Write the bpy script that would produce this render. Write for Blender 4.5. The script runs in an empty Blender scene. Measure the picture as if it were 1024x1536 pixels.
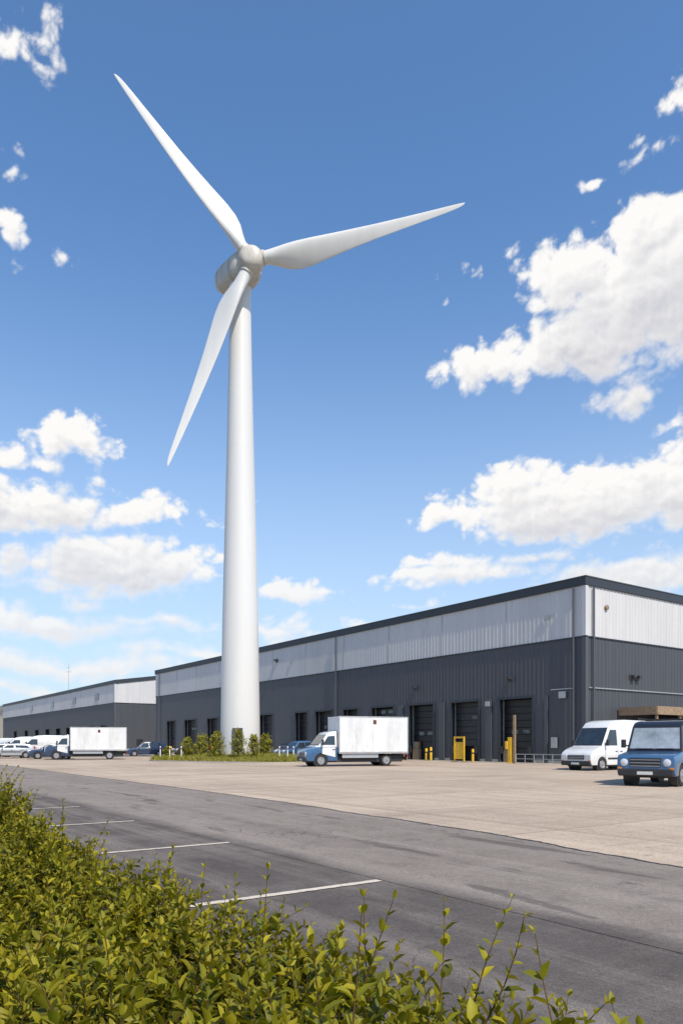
import bpy, math, random, bmesh
import numpy as np
from mathutils import Vector, Matrix
random.seed(7)
RNG = np.random.default_rng(11)
sc = bpy.context.scene
sc.view_settings.view_transform = 'Standard'
sc.view_settings.look = 'None'
sc.view_settings.exposure = 0
COL = sc.collection
ANG = math.radians(35.2)
SA, CA = math.sin(ANG), math.cos(ANG)
def G(t, v):
    """site grid: t runs along the warehouse front, v runs towards it"""
    return (-SA*t + CA*v, CA*t + SA*v)

# ------------------------------------------------------------------ materials
def new_mat(name):
    m = bpy.data.materials.new(name); m.use_nodes = True
    nt = m.node_tree
    b = nt.nodes['Principled BSDF']
    return m, nt, b
def nd(nt, typ, **kw):
    n = nt.nodes.new(typ)
    for k, v in kw.items():
        if k.startswith('i_'):
            key = k[2:]
            n.inputs[int(key) if key.isdigit() else key].default_value = v
        else:
            setattr(n, k, v)
    return n
def mix(nt, fac, a, b, blend='MIX'):
    n = nt.nodes.new('ShaderNodeMix'); n.data_type = 'RGBA'; n.blend_type = blend
    for idx, val in ((0, fac), (6, a), (7, b)):
        if hasattr(val, 'links'): nt.links.new(val, n.inputs[idx])
        else:
            n.inputs[idx].default_value = val if idx == 0 else (*val, 1) if len(val) == 3 else val
    return n.outputs[2]
def ramp(nt, src, stops):
    r = nt.nodes.new('ShaderNodeValToRGB')
    el = r.color_ramp.elements
    while len(el) > 1: el.remove(el[0])
    el[0].position = stops[0][0]; el[0].color = (*stops[0][1], 1)
    for p, c in stops[1:]:
        e = el.new(p); e.color = (*c, 1)
    nt.links.new(src, r.inputs[0])
    return r.outputs[0]
def g(v): return (v, v, v)
def simple(name, col, rough=.5, metal=0, var=.12, scale=3.0, coat=0, spec=.5, bump=0, bscale=40, dirt=0):
    m, nt, b = new_mat(name)
    tc = nd(nt, 'ShaderNodeTexCoord')
    n = nd(nt, 'ShaderNodeTexNoise', i_Scale=scale, i_Detail=6.0, i_Roughness=.6)
    nt.links.new(tc.outputs['Object'], n.inputs['Vector'])
    lo = tuple(c*(1-var) for c in col); hi = tuple(min(1, c*(1+var)) for c in col)
    c = ramp(nt, n.outputs['Fac'], [(.3, lo), (.7, hi)])
    if dirt:
        n2 = nd(nt, 'ShaderNodeTexNoise', i_Scale=1.3, i_Detail=8.0, i_Roughness=.7)
        mp = nd(nt, 'ShaderNodeMapping'); mp.inputs['Scale'].default_value = (1, 1, .25)
        nt.links.new(tc.outputs['Object'], mp.inputs[0]); nt.links.new(mp.outputs[0], n2.inputs['Vector'])
        f = ramp(nt, n2.outputs['Fac'], [(.48, g(0)), (.75, g(dirt))])
        c = mix(nt, f, c, (.16, .13, .10))
    nt.links.new(c, b.inputs['Base Color'])
    b.inputs['Roughness'].default_value = rough; b.inputs['Metallic'].default_value = metal
    b.inputs['Coat Weight'].default_value = coat; b.inputs['Coat Roughness'].default_value = .05
    b.inputs['Specular IOR Level'].default_value = spec
    if bump:
        n3 = nd(nt, 'ShaderNodeTexNoise', i_Scale=bscale, i_Detail=4.0)
        nt.links.new(tc.outputs['Object'], n3.inputs['Vector'])
        bp = nd(nt, 'ShaderNodeBump', i_Strength=bump, i_Distance=.02)
        nt.links.new(n3.outputs['Fac'], bp.inputs['Height']); nt.links.new(bp.outputs[0], b.inputs['Normal'])
    return m
M = {}
M['white_paint'] = simple('white_paint', (.70, .70, .69), .3, coat=.6, var=.03, dirt=.3)
M['blue_paint'] = simple('blue_paint', (.035, .11, .23), .3, coat=.8, var=.06, dirt=.2)
M['navy_paint'] = simple('navy_paint', (.02, .045, .10), .3, coat=.8, var=.06)
M['silver_paint'] = simple('silver_paint', (.42, .44, .46), .3, metal=.3, coat=.6, var=.04)
M['black_paint'] = simple('black_paint', (.015, .016, .02), .25, coat=.8)
M['box_panel'] = simple('box_panel', (.70, .70, .69), .45, var=.03, dirt=.3)
M['alu'] = simple('alu_trim', (.5, .5, .5), .4, metal=.7)
M['plastic'] = simple('dark_plastic', (.025, .026, .028), .55)
M['tyre'] = simple('tyre_rubber', (.022, .021, .02), .85)
M['rim'] = simple('wheel_rim', (.36, .36, .37), .4, metal=.6)
M['glass'] = simple('vehicle_glass', (.025, .035, .045), .04, spec=.9, var=.3)
M['glass_reflection'] = simple('windscreen_painted_reflection', (.30, .33, .35), .06, spec=.9, var=.35, scale=2.5, coat=1)  # bright reflections on the windscreen painted into its base colour
M['lamp'] = simple('headlamp', (.62, .64, .66), .12, spec=.9, coat=1)
M['red'] = simple('tail_lamp', (.35, .02, .015), .2, coat=1)
M['rust'] = simple('rust_sign', (.12, .03, .02), .6)
M['orange'] = simple('indicator', (.7, .22, .02), .25)
M['plate'] = simple('plate', (.65, .65, .6), .5)
M['yellow'] = simple('safety_yellow', (.74, .44, .02), .5, dirt=.4)
M['wood'] = simple('weathered_wood', (.27, .19, .12), .85, var=.35, scale=6, bump=.4)
M['galv'] = simple('galvanised_steel', (.42, .43, .43), .45, metal=.5)
M['cable'] = simple('dark_metal', (.04, .04, .045), .6)
M['joint'] = simple('seam_gap', (.22, .20, .17), .7)
M['soft_joint'] = simple('panel_seam', (.36, .36, .37), .6)
M['kerb'] = simple('kerb_concrete', (.42, .38, .32), .85, var=.2, scale=5, bump=.3)
M['soil'] = simple('soil_and_moss', (.15, .14, .045), .95, var=.4, scale=3)
M['beige'] = simple('beige_cladding', (.48, .43, .36), .8, var=.06)
M['bark'] = simple('bark', (.09, .06, .035), .9, var=.3, scale=20)
M['core'] = simple('hedge_core_shade', (.018, .02, .005), 1.0, var=.5, scale=25, spec=.1)  # near-black green stands in for the shade deep in the hedge
M['door_dark'] = simple('dock_door', (.010, .010, .011), .45, var=.3, scale=1.5)  # near-black stands in for the shaded inside of open docks
M['door_grey'] = simple('dock_door_grey', (.020, .021, .024), .45, var=.3, scale=1.5)
def line_mat():
    m, nt, b = new_mat('line_paint')
    tc = nd(nt, 'ShaderNodeTexCoord')
    n = nd(nt, 'ShaderNodeTexNoise', i_Scale=22.0, i_Detail=8.0, i_Roughness=.7); nt.links.new(tc.outputs['Object'], n.inputs['Vector'])
    n2 = nd(nt, 'ShaderNodeTexNoise', i_Scale=1.1, i_Detail=4.0); nt.links.new(tc.outputs['Object'], n2.inputs['Vector'])
    c = ramp(nt, n.outputs['Fac'], [(.36, (.2, .17, .15)), (.44, (.58, .50, .40)), (.7, (.66, .58, .47))])
    f = ramp(nt, n2.outputs['Fac'], [(.4, g(0)), (.75, g(.4))])
    c = mix(nt, f, c, (.32, .28, .23))
    nt.links.new(c, b.inputs['Base Color']); b.inputs['Roughness'].default_value = .85
    return m
M['line'] = line_mat()

def cladding(name, col, var=.06, rough=.5, stain=.25):
    m, nt, b = new_mat(name)
    tc = nd(nt, 'ShaderNodeTexCoord')
    mp = nd(nt, 'ShaderNodeMapping'); mp.inputs['Scale'].default_value = (2.2, 2.2, .12)
    nt.links.new(tc.outputs['Object'], mp.inputs[0])
    n = nd(nt, 'ShaderNodeTexNoise', i_Scale=1.0, i_Detail=7.0, i_Roughness=.65)
    nt.links.new(mp.outputs[0], n.inputs['Vector'])
    c = ramp(nt, n.outputs['Fac'], [(.3, tuple(x*(1-var) for x in col)), (.7, tuple(x*(1+var) for x in col))])
    n2 = nd(nt, 'ShaderNodeTexNoise', i_Scale=.16, i_Detail=5.0)
    nt.links.new(tc.outputs['Object'], n2.inputs['Vector'])
    f = ramp(nt, n2.outputs['Fac'], [(.42, g(0)), (.7, g(stain))])
    c = mix(nt, f, c, tuple(x*.72+.02 for x in col))
    nt.links.new(c, b.inputs['Base Color'])
    b.inputs['Roughness'].default_value = rough
    n3 = nd(nt, 'ShaderNodeTexNoise', i_Scale=.8, i_Detail=2.0)
    nt.links.new(tc.outputs['Object'], n3.inputs['Vector'])
    bp = nd(nt, 'ShaderNodeBump', i_Strength=.15, i_Distance=.05)
    nt.links.new(n3.outputs['Fac'], bp.inputs['Height']); nt.links.new(bp.outputs[0], b.inputs['Normal'])
    return m
M['clad_light'] = cladding('cladding_light', (.56, .55, .545), var=.08, stain=.35)
M['clad_dark'] = cladding('cladding_dark', (.062, .066, .076), var=.14, stain=.4)
M['clad_dark2'] = cladding('cladding_dark_b', (.075, .080, .090), var=.14, stain=.4)
M['trim_dark'] = cladding('trim_dark', (.030, .036, .045))
M['roofing'] = simple('roofing', (.2, .2, .2), .9)
def tower_mat(name, col):
    m, nt, b = new_mat(name)
    tc = nd(nt, 'ShaderNodeTexCoord')
    mp = nd(nt, 'ShaderNodeMapping'); mp.inputs['Scale'].default_value = (.9, .9, .05)
    nt.links.new(tc.outputs['Object'], mp.inputs[0])
    n = nd(nt, 'ShaderNodeTexNoise', i_Scale=1.0, i_Detail=5.0, i_Roughness=.5)
    nt.links.new(mp.outputs[0], n.inputs['Vector'])
    c = ramp(nt, n.outputs['Fac'], [(.25, tuple(x*.92 for x in col)), (.6, col)])
    sp = nd(nt, 'ShaderNodeSeparateXYZ'); nt.links.new(tc.outputs['Object'], sp.inputs[0])
    n2 = nd(nt, 'ShaderNodeTexNoise', i_Scale=2.5, i_Detail=6.0, i_Roughness=.65); nt.links.new(tc.outputs['Object'], n2.inputs['Vector'])
    mr = nd(nt, 'ShaderNodeMapRange'); nt.links.new(sp.outputs[2], mr.inputs[0]); mr.inputs[1].default_value = 0; mr.inputs[2].default_value = 2.2; mr.inputs[3].default_value = .55; mr.inputs[4].default_value = 0
    mu = nd(nt, 'ShaderNodeMath', operation='MULTIPLY'); nt.links.new(mr.outputs[0], mu.inputs[0]); nt.links.new(n2.outputs['Fac'], mu.inputs[1])
    c = mix(nt, mu.outputs[0], c, (.33, .29, .22))
    nt.links.new(c, b.inputs['Base Color'])
    b.inputs['Roughness'].default_value = .36
    return m
M['tower'] = tower_mat('turbine_white', (.68, .665, .635))
M['nacelle'] = simple('nacelle_shell', (.56, .52, .45), .5, var=.05, dirt=.5)

def leaf_mat(name, trans=.3):
    m, nt, b = new_mat(name)
    at = nd(nt, 'ShaderNodeAttribute', attribute_name='Col')
    nt.links.new(at.outputs['Color'], b.inputs['Base Color'])
    b.inputs['Roughness'].default_value = .5
    b.inputs['Specular IOR Level'].default_value = .22
    tr = nd(nt, 'ShaderNodeBsdfTranslucent')
    c = mix(nt, 1.0, at.outputs['Color'], (1.6, 1.4, .4), 'MULTIPLY')
    nt.links.new(c, tr.inputs['Color'])
    ms = nd(nt, 'ShaderNodeMixShader', i_0=trans)
    nt.links.new(b.outputs[0], ms.inputs[1]); nt.links.new(tr.outputs[0], ms.inputs[2])
    nt.links.new(ms.outputs[0], nt.nodes['Material Output'].inputs['Surface'])
    return m
M['leaf'] = leaf_mat('leaf')

def paving(name, lo, hi, kind):
    m, nt, b = new_mat(name)
    L = nt.links.new
    tc = nd(nt, 'ShaderNodeTexCoord')
    mp = nd(nt, 'ShaderNodeMapping'); mp.inputs['Rotation'].default_value = (0, 0, -ANG)
    L(tc.outputs['Object'], mp.inputs[0])           # x = v, y = t
    P = mp.outputs[0]
    def noise(scale, det=6, rough=.6, sc=(1, 1, 1), off=0):
        q = nd(nt, 'ShaderNodeMapping'); q.inputs['Scale'].default_value = sc
        q.inputs['Location'].default_value = (off, off*.7, 0)
        L(P, q.inputs[0])
        n = nd(nt, 'ShaderNodeTexNoise', i_Scale=scale, i_Detail=det, i_Roughness=rough)
        L(q.outputs[0], n.inputs['Vector']); return n.outputs['Fac']
    c = ramp(nt, noise(.35, 9, .65), [(.3, lo), (.7, hi)])
    if kind != 'concrete':
        # the bays are newer, darker tarmac; it wears into the pale driving lane
        lo2, hi2 = (.092, .079, .073), (.130, .113, .104)
        cd = ramp(nt, noise(.5, 9, .65, off=33), [(.3, lo2), (.7, hi2)])
        sp = nd(nt, 'ShaderNodeSeparateXYZ'); L(P, sp.inputs[0])
        ad = nd(nt, 'ShaderNodeMath', operation='MULTIPLY_ADD'); L(noise(1.0, 6, .6, (1.0, .25, 1), 71), ad.inputs[0]); ad.inputs[1].default_value = 1.1; L(sp.outputs[0], ad.inputs[2])
        mr = nd(nt, 'ShaderNodeMapRange', interpolation_type='SMOOTHSTEP'); L(ad.outputs[0], mr.inputs[0]); mr.inputs[1].default_value = 5.45; mr.inputs[2].default_value = 6.0
        c = mix(nt, mr.outputs[0], cd, c)
    f = ramp(nt, noise(1.0, 6, .6, (1.4, .09, 1), 5), [(.47, g(0)), (.74, g(.3 if kind != 'concrete' else .4))])
    c = mix(nt, f, c, tuple(x*.62 for x in lo))
    f = ramp(nt, noise(1.0, 6, .6, (1.9, .07, 1), 45), [(.48, g(0)), (.7, g(.45))])
    c = mix(nt, f, c, tuple(min(1, x*1.2) for x in hi))
    f = ramp(nt, noise(1.0, 6, .6, (.12, 1.1, 1), 25), [(.5, g(0)), (.75, g(.3))])
    c = mix(nt, f, c, tuple(min(1, x*1.15) for x in hi))
    if kind == 'concrete':
        br = nd(nt, 'ShaderNodeTexBrick', offset=0.0)
        br.inputs['Scale'].default_value = 1.0
        br.inputs['Brick Width'].default_value = 5.2; br.inputs['Row Height'].default_value = 4.1
        br.inputs['Mortar Size'].default_value = .022; br.inputs['Mortar Smooth'].default_value = .3
        br.inputs['Color1'].default_value = (1, 1, 1, 1); br.inputs['Color2'].default_value = (.82, .82, .82, 1)
        br.inputs['Mortar'].default_value = (.42, .38, .34, 1)
        L(P, br.inputs['Vector'])
        c = mix(nt, .9, c, br.outputs['Color'], 'MULTIPLY')
        f = ramp(nt, noise(.22, 8, .7, (1, .6, 1), 60), [(.5, g(0)), (.7, g(.5))])
        c = mix(nt, f, c, (.28, .22, .17))
        f = ramp(nt, noise(1.0, 7, .7, (.09, .9, 1), 160), [(.52, g(0)), (.66, g(.55))])
        c = mix(nt, f, c, (.28, .21, .16))
        f = ramp(nt, noise(2.4, 6, .7, (1, 1, 1), 9), [(.58, g(0)), (.68, g(.5))])
        c = mix(nt, f, c, (.2, .155, .12))
    else:
        f = ramp(nt, noise(2.2, 8, .75, (1, .8, 1), 210), [(.5, g(0)), (.7, g(.4))])
        c = mix(nt, f, c, (.065, .057, .052))
        f = ramp(nt, noise(.8, 8, .75, (1, .8, 1), 260), [(.5, g(0)), (.7, g(.3))])
        c = mix(nt, f, c, (.29, .25, .22))
    fine = noise(85 if kind != 'concrete' else 50, 3, .8)
    f = ramp(nt, fine, [(.33, g(.5)), (.48, g(1)), (.62, g(1.0)), (.70, g(2.2 if kind != 'concrete' else 1.15))])
    c = mix(nt, 1.0, c, f, 'MULTIPLY')
    mid = noise(18, 5, .7)
    f = ramp(nt, mid, [(.3, g(.82)), (.7, g(1.12))])
    c = mix(nt, 1.0, c, f, 'MULTIPLY')
    if kind != 'concrete':
        vo = nd(nt, 'ShaderNodeTexVoronoi', feature='DISTANCE_TO_EDGE', i_Scale=.33)
        wn = nd(nt, 'ShaderNodeTexNoise', i_Scale=1.6, i_Detail=6.0); L(P, wn.inputs['Vector'])
        vm = nd(nt, 'ShaderNodeVectorMath', operation='MULTIPLY_ADD')
        L(wn.outputs['Color'], vm.inputs[0]); vm.inputs[1].default_value = (.9, .9, .9); L(P, vm.inputs[2])
        L(vm.outputs[0], vo.inputs['Vector'])
        f1 = ramp(nt, vo.outputs['Distance'], [(0, g(.7)), (.004, g(0))])
        f2 = ramp(nt, noise(.25, 3, .5, (1, 1, 1), 80), [(.5, g(0)), (.58, g(1))])
        f = mix(nt, 1.0, f1, f2, 'MULTIPLY')
        c = mix(nt, f, c, (.03, .03, .03))
        f = ramp(nt, noise(1.0, 6, .6, (1.6, .30, 1), 123), [(.60, g(0)), (.64, g(.6))])
        c = mix(nt, f, c, (.080, .070, .065))
    L(c, b.inputs['Base Color'])
    b.inputs['Roughness'].default_value = .95
    b.inputs['Specular IOR Level'].default_value = .12
    bp = nd(nt, 'ShaderNodeBump', i_Strength=.6 if kind != 'concrete' else .2, i_Distance=.01)
    L(fine, bp.inputs['Height']); L(bp.outputs[0], b.inputs['Normal'])
    return m
M['concrete'] = paving('yard_concrete', (.48, .375, .28), (.57, .455, .35), 'concrete')
M['road'] = paving('asphalt', (.225, .190, .163), (.285, .245, .212), 'asphalt')
M['ground'] = simple('ground_soil', (.11, .11, .06), .95, var=.3, scale=.2)

# ------------------------------------------------------------------ mesh helpers
def mesh_obj(name, verts, faces, mat, parent=None, smooth=False, sharp=35, bevel=0, loc=None):
    me = bpy.data.meshes.new(name)
    me.from_pydata([tuple(v) for v in verts], [], faces)
    me.materials.append(mat); me.update()
    ob = bpy.data.objects.new(name, me); COL.objects.link(ob)
    if smooth:
        me.polygons.foreach_set('use_smooth', [True]*len(me.polygons))
        me.set_sharp_from_angle(angle=math.radians(sharp))
    if bevel:
        md = ob.modifiers.new('bevel', 'BEVEL'); md.width = bevel; md.segments = 2; md.limit_method = 'ANGLE'
    if parent: ob.parent = parent
    if loc: ob.location = loc
    return ob
def box(name, lo, hi, mat, parent=None, bevel=0):
    return multibox(name, [(lo, hi)], mat, parent, bevel)
def multibox(name, boxes, mat, parent=None, bevel=0):
    V, F = [], []
    for lo, hi in boxes:
        x0, y0, z0 = (min(a, b) for a, b in zip(lo, hi)); x1, y1, z1 = (max(a, b) for a, b in zip(lo, hi))
        o = len(V)
        V += [(x0,y0,z0),(x1,y0,z0),(x1,y1,z0),(x0,y1,z0),(x0,y0,z1),(x1,y0,z1),(x1,y1,z1),(x0,y1,z1)]
        F += [tuple(o+i for i in q) for q in [(3,2,1,0),(4,5,6,7),(0,1,5,4),(1,2,6,5),(2,3,7,6),(3,0,4,7)]]
    return mesh_obj(name, V, F, mat, parent, bevel=bevel)
def lathe(name, prof, mat, parent=None, seg=32, axis='z', center=(0, 0, 0), smooth=True, sharp=35, xf=None):
    V, F = [], []
    n = len(prof)
    for r, h in prof:
        for i in range(seg):
            a = 2*math.pi*i/seg
            p = (r*math.cos(a), r*math.sin(a), h)
            if axis == 'y': p = (p[0], p[2], p[1])
            V.append(p)
    for j in range(n-1):
        for i in range(seg):
            a, b = j*seg+i, j*seg+(i+1) % seg
            F.append((a, b, b+seg, a+seg))
    F.append(tuple(range(seg))[::-1]); F.append(tuple((n-1)*seg+i for i in range(seg)))
    if xf is not None: V = [xf @ Vector(v) for v in V]
    V = [(v[0]+center[0], v[1]+center[1], v[2]+center[2]) for v in V]
    return mesh_obj(name, V, F, mat, parent, smooth, sharp)
def empty(name, loc=(0, 0, 0), rz=0):
    e = bpy.data.objects.new(name, None); COL.objects.link(e)
    e.location = loc; e.rotation_euler = (0, 0, rz); e.empty_display_size = .5
    return e
def sheet(name, poly, z, mat, parent=None):
    return mesh_obj(name, [(x, y, z) for x, y in poly], [tuple(range(len(poly)))], mat, parent)

# ------------------------------------------------------------------ ground
sheet('ground', [(-2500, -2500), (2500, -2500), (2500, 2500), (-2500, 2500)], 0, M['ground'])
def strip(name, ts, v0f, v1f, z, mat):
    V, F = [], []
    for t in ts:
        V.append((*G(t, v0f(t)), z)); V.append((*G(t, v1f(t)), z))
    for i in range(len(ts)-1):
        F.append((2*i, 2*i+1, 2*i+3, 2*i+2))
    ob = mesh_obj(name, V, F, mat)
    if ob.data.polygons[0].normal.z < 0: ob.data.flip_normals()
    return ob
ts = np.concatenate([np.arange(-60, -2, 2.0), np.arange(-2, 30, .07), np.arange(30, 80, .5), np.arange(80, 420, 10)])
kn = np.interp(ts, [-60, 0, 4.84, 9.2, 17.2, 52, 420], [6.5, 7.9, 8.43, 9.12, 9.66, 10.2, 11.5])
jag = np.cumsum(RNG.normal(0, .012, len(ts))); jag -= np.linspace(jag[0], jag[-1], len(ts)); jag = np.clip(jag, -.12, .12)
edge = dict(zip(ts.tolist(), (kn+jag+RNG.normal(0, .008, len(ts))).tolist()))
strip('parking_lot', ts.tolist(), lambda t: -60, lambda t: 5.0, .004, M['road'])
strip('access_road', ts.tolist(), lambda t: 4.99, lambda t: edge[t]+.3, .008, M['road'])
strip('concrete_yard', ts.tolist(), lambda t: edge[t], lambda t: 200, .012, M['concrete'])
strip('pavement_joint', ts.tolist(), lambda t: edge[t]-.02-.02*math.sin(t*3.1)**2, lambda t: edge[t]+.01, .0155, M['cable'])
V, F = [], []
for k, t0 in enumerate([6.3, 10.03, 13.9, 17.8, 21.65, 25.5, 29.3, 33.1, 37.0, 40.8]):
    o = len(V)
    n = 60
    for i in range(n+1):
        v = .2+(4.75+.06*math.sin(k*2.1))*i/n
        w0 = .055+random.uniform(-.008, .006); w1 = .055+random.uniform(-.008, .006)
        V += [(*G(t0-w0, v), .0125), (*G(t0+w1, v), .0125)]
    for i in range(n): F.append((o+2*i, o+2*i+1, o+2*i+3, o+2*i+2))
ob = mesh_obj('parking_line_markings', V, F, M['line'])
if ob.data.polygons[0].normal.z < 0: ob.data.flip_normals()

# ------------------------------------------------------------------ buildings
def corrug(name, axis, a0, a1, z0, z1, mat, parent, at=0.0, out=-1, period=.42, depth=.018):
    """ribbed sheet cladding; z1 may be a function of position"""
    pts = []
    k = math.floor(a0/period)-1
    while k*period < a1+period:
        for o, h in ((0, 0), (.30, 0), (.33, 1), (.42, 1)):
            pts.append((k*period+o*period/.45, h*depth))
        k += 1
    ins = [p for p in pts if a0 < p[0] < a1]
    ins = [(a0, 0)]+ins+[(a1, 0)]
    V, F = [], []
    for a, h in ins:
        zt = z1(a) if callable(z1) else z1
        c = at+out*h
        for z in (z0, zt):
            V.append((a, c, z) if axis == 'x' else (c, a, z))
    for i in range(len(ins)-1):
        F.append((2*i, 2*i+2, 2*i+3, 2*i+1))
    return mesh_obj(name, V, F, mat, parent)
RZ = ANG-math.pi/2
def warehouse(loc, length, depth, H, zb, doors, split=None, gable=0, detail=True):
    e = empty('warehouse_building', (*loc, 0), RZ)
    # local: front wall on y=0 running to x=-length, end wall on x=0
    dh = 5.1
    edges = [0]+[d for pr in doors for d in pr]+[length]
    for i in range(0, len(edges), 2):
        a, b = edges[i], edges[i+1]
        if split and a < split < b:
            corrug('wall_lower', 'x', -split, -a, .25, zb, M['clad_dark'], e)
            corrug('wall_lower_b', 'x', -b, -split, .25, zb, M['clad_dark2'], e)
        else:
            corrug('wall_lower', 'x', -b, -a, .25, zb, M['clad_dark' if (not split or a < split) else 'clad_dark2'], e)
        box('plinth', (-b, -.06, 0), (-a, .3, .25), M['kerb'], e)
    for d0, d1 in doors:
        corrug('wall_over_door', 'x', -d1, -d0, dh, zb, M['clad_dark' if (not split or d0 < split) else 'clad_dark2'], e)
    corrug('wall_upper', 'x', -length, 0, zb+.08, H-.6, M['clad_light'], e, at=-.02, depth=.012)
    multibox('panel_joints', [((-x-.02, -.05, zb+.08), (-x+.02, -.018, H-.6)) for x in np.arange(7.5, length-1, 7.5)], M['soft_joint'], e)
    box('band_flashing', (-length, -.09, zb), (0.02, .1, zb+.08), M['trim_dark'], e)
    rid = lambda y: gable*min(y, depth-y)
    corrug('end_wall_lower', 'y', 0, depth, .25, zb, M['clad_dark'], e, at=0, out=1, depth=.03)
    corrug('end_wall_upper', 'y', 0, depth, zb+.08, (lambda y: H-.6+rid(y)), M['clad_light'], e, at=.02, out=1, depth=.03)
    box('end_band_flashing', (-.1, .03, zb), (.09, depth, zb+.08), M['trim_dark'], e)
    box('end_plinth', (-.3, 0.31, 0), (.06, depth, .25), M['kerb'], e)
    corrug('far_wall', 'y', 0, depth, 0, H-.6, M['clad_dark'], e, at=-length, out=-1)
    corrug('back_wall', 'x', -length, 0, 0, H-.6, M['clad_dark'], e, at=depth, out=1)
    box('corner_flashing_light', (-.22, -.10, zb+.1), (.12, .22, H-.62), M['clad_light'], e)
    box('corner_flashing_dark', (-.22, -.10, .0), (.12, .22, zb-.02), M['clad_dark2'], e)
    if gable:
        y2 = depth/2
        V = [(0.2, -.15, H-.7), (0.2, -.15, H), (0.2, y2, H+gable*y2), (0.2, depth+.1, H), (0.2, depth+.1, H-.7), (0.2, y2, H+gable*y2-.7)]
        V2 = [(-length, y, z) for _, y, z in V]
        n = 6
        F = [(0, 5, 2, 1), (5, 4, 3, 2)]
        F += [(i, (i+1) % n, (i+1) % n+n, i+n) for i in range(n)] + [(1+n, 2+n, 5+n, 0+n), (2+n, 3+n, 4+n, 5+n)]
        mesh_obj('roof', V+V2, F, M['trim_dark'], e)
    else:
        multibox('roof_fascia', [((-length-.1, -.16, H-.6), (.16, .1, H)), ((-.1, .1, H-.6), (.16, depth, H)),
                                 ((-length-.1, .1, H-.6), (-length+.1, depth, H)), ((-length+.1, depth-.2, H-.6), (-.1, depth, H))], M['trim_dark'], e, bevel=.02)
        multibox('roof_capping', [((-length-.14, -.20, H), (.20, .14, H+.07)), ((-.14, .14, H), (.20, depth+.04, H+.07))], M['clad_dark2'], e)
        box('roof', (-length+.1, .1, H-.65), (-.1, depth-.2, H-.35), M['roofing'], e)
    box('interior', (-length+.1, 1.3, .02), (-.3, depth-.3, H-1), M['door_dark'], e)  # solid block behind the docks; the shade inside is its near-black colour
    for i, (d0, d1) in enumerate(doors):
        multibox('dock_jambs', [((-d0, 0.002, 0), (-d0+.05, 1.3, dh)), ((-d1-.05, 0.002, 0), (-d1, 1.3, dh)), ((-d1, .002, dh), (-d0, 1.3, dh+.06))], M['door_grey'], e)
        w = .16
        multibox('dock_frame', [((-d0-w, -.09, 0), (-d0+.02, .02, dh+w)), ((-d1-.02, -.09, 0), (-d1+w, .02, dh+w)), ((-d1+w+.002, -.09, dh-.02), (-d0-w-.002, .02, dh+w))], M['trim_dark'], e)
        back = .55
        openh = [0, 1.3, .0, 2.2, 0, .9, 0, 0, 1.2][i % 9]
        bxs = []
        z = openh+.03
        while z < dh-.1:
            z2 = min(z+.56, dh)
            bxs.append(((-d1+.02, back, z), (-d0-.02, back+.06, z2-.03))); z = z2
        multibox('dock_door', bxs, M['door_grey' if i % 2 else 'door_dark'], e, bevel=.01)
        if detail:
            multibox('dock_bumpers', [((-d0-.5, -.22, .7), (-d0-.22, -.092, 1.3)), ((-d1+.22, -.22, .7), (-d1+.5, -.092, 1.3))], M['plastic'], e, bevel=.02)
            multibox('door_tracks', [((-d0-.14, .4, 0), (-d0-.06, .5, dh-.02)), ((-d1+.06, .4, 0), (-d1+.14, .5, dh-.02))], M['galv'], e)
            cw = (d0+d1)/2
            multibox('door_glazing', [((-cw-.9, back-.02, openh+2.3), (-cw-.25, back+.01, openh+2.62)), ((-cw+.25, back-.02, openh+2.3), (-cw+.9, back+.01, openh+2.62))], M['glass'], e)
            if i % 2 == 0:
                multibox('stacked_crates', [((-d1+.35, .15, 0), (-d1+1.2, .5, 1.0)), ((-d1+.4, .2, 1.0), (-d1+1.1, .5, 1.7))], M['wood'], e, bevel=.01)
    return e
doors1 = [(4.65, 8.29), (10.37, 13.9), (15.96, 19.55), (21.64, 25.3), (27.4, 30.2), (32.2, 35.6), (37.1, 39.9), (45, 48.4), (51.5, 55), (60.3, 63.9), (67.6, 72.0), (75.4, 79)]
wh = warehouse((17.6, 53.0), 83.9, 62, 13.6, 9.26, doors1, split=31.4)
for x in (-.9, -31.4, -57.5, -82):
    lathe('downpipe', [(.07, .1), (.07, 12.9)], M['clad_dark2'], wh, seg=10, center=(x, -.16, 0))
lathe('downpipe', [(.07, .1), (.07, 12.9)], M['clad_dark2'], wh, seg=10, center=(.2, .75, 0))
multibox('pilasters', [((-9.7, -.14, 0), (-9.0, -.045, 5.2)), ((-15.3, -.14, 0), (-14.6, -.045, 5.2)), ((-21.0, -.14, 0), (-20.3, -.045, 5.2)), ((-3.6, -.12, 0), (-3.3, -.045, 5.2))], M['clad_dark2'], wh, bevel=.01)
def wall_lamp(x, y, z, ny):
    if ny:
        multibox('wall_lamp', [((x-.25, -.12, z-.2), (x+.25, -.045, z+.2)), ((x-.18, -.42, z-.05), (x+.18, -.12, z+.16))], M['cable'], wh, bevel=.02)
    else:
        multibox('wall_lamp', [((.045, y-.25, z-.2), (.12, y+.25, z+.2)), ((.12, y-.18, z-.05), (.42, y+.18, z+.16))], M['cable'], wh, bevel=.02)
wall_lamp(-7, 0, 6.7, True); wall_lamp(-18.5, 0, 6.7, True); wall_lamp(-44, 0, 11.6, True)
wall_lamp(0, 5.6, 6.6, False); wall_lamp(0, 6.3, 6.6, False); wall_lamp(0, 22, 6.6, False)
multibox('wall_vents', [((-3.6, -.12, 10.9), (-3.2, -.066, 11.3)), ((-3.05, -.12, 11.05), (-2.8, -.066, 11.3)), ((-41, -.12, 10.9), (-40.4, -.066, 11.3))], M['galv'], wh)
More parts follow.
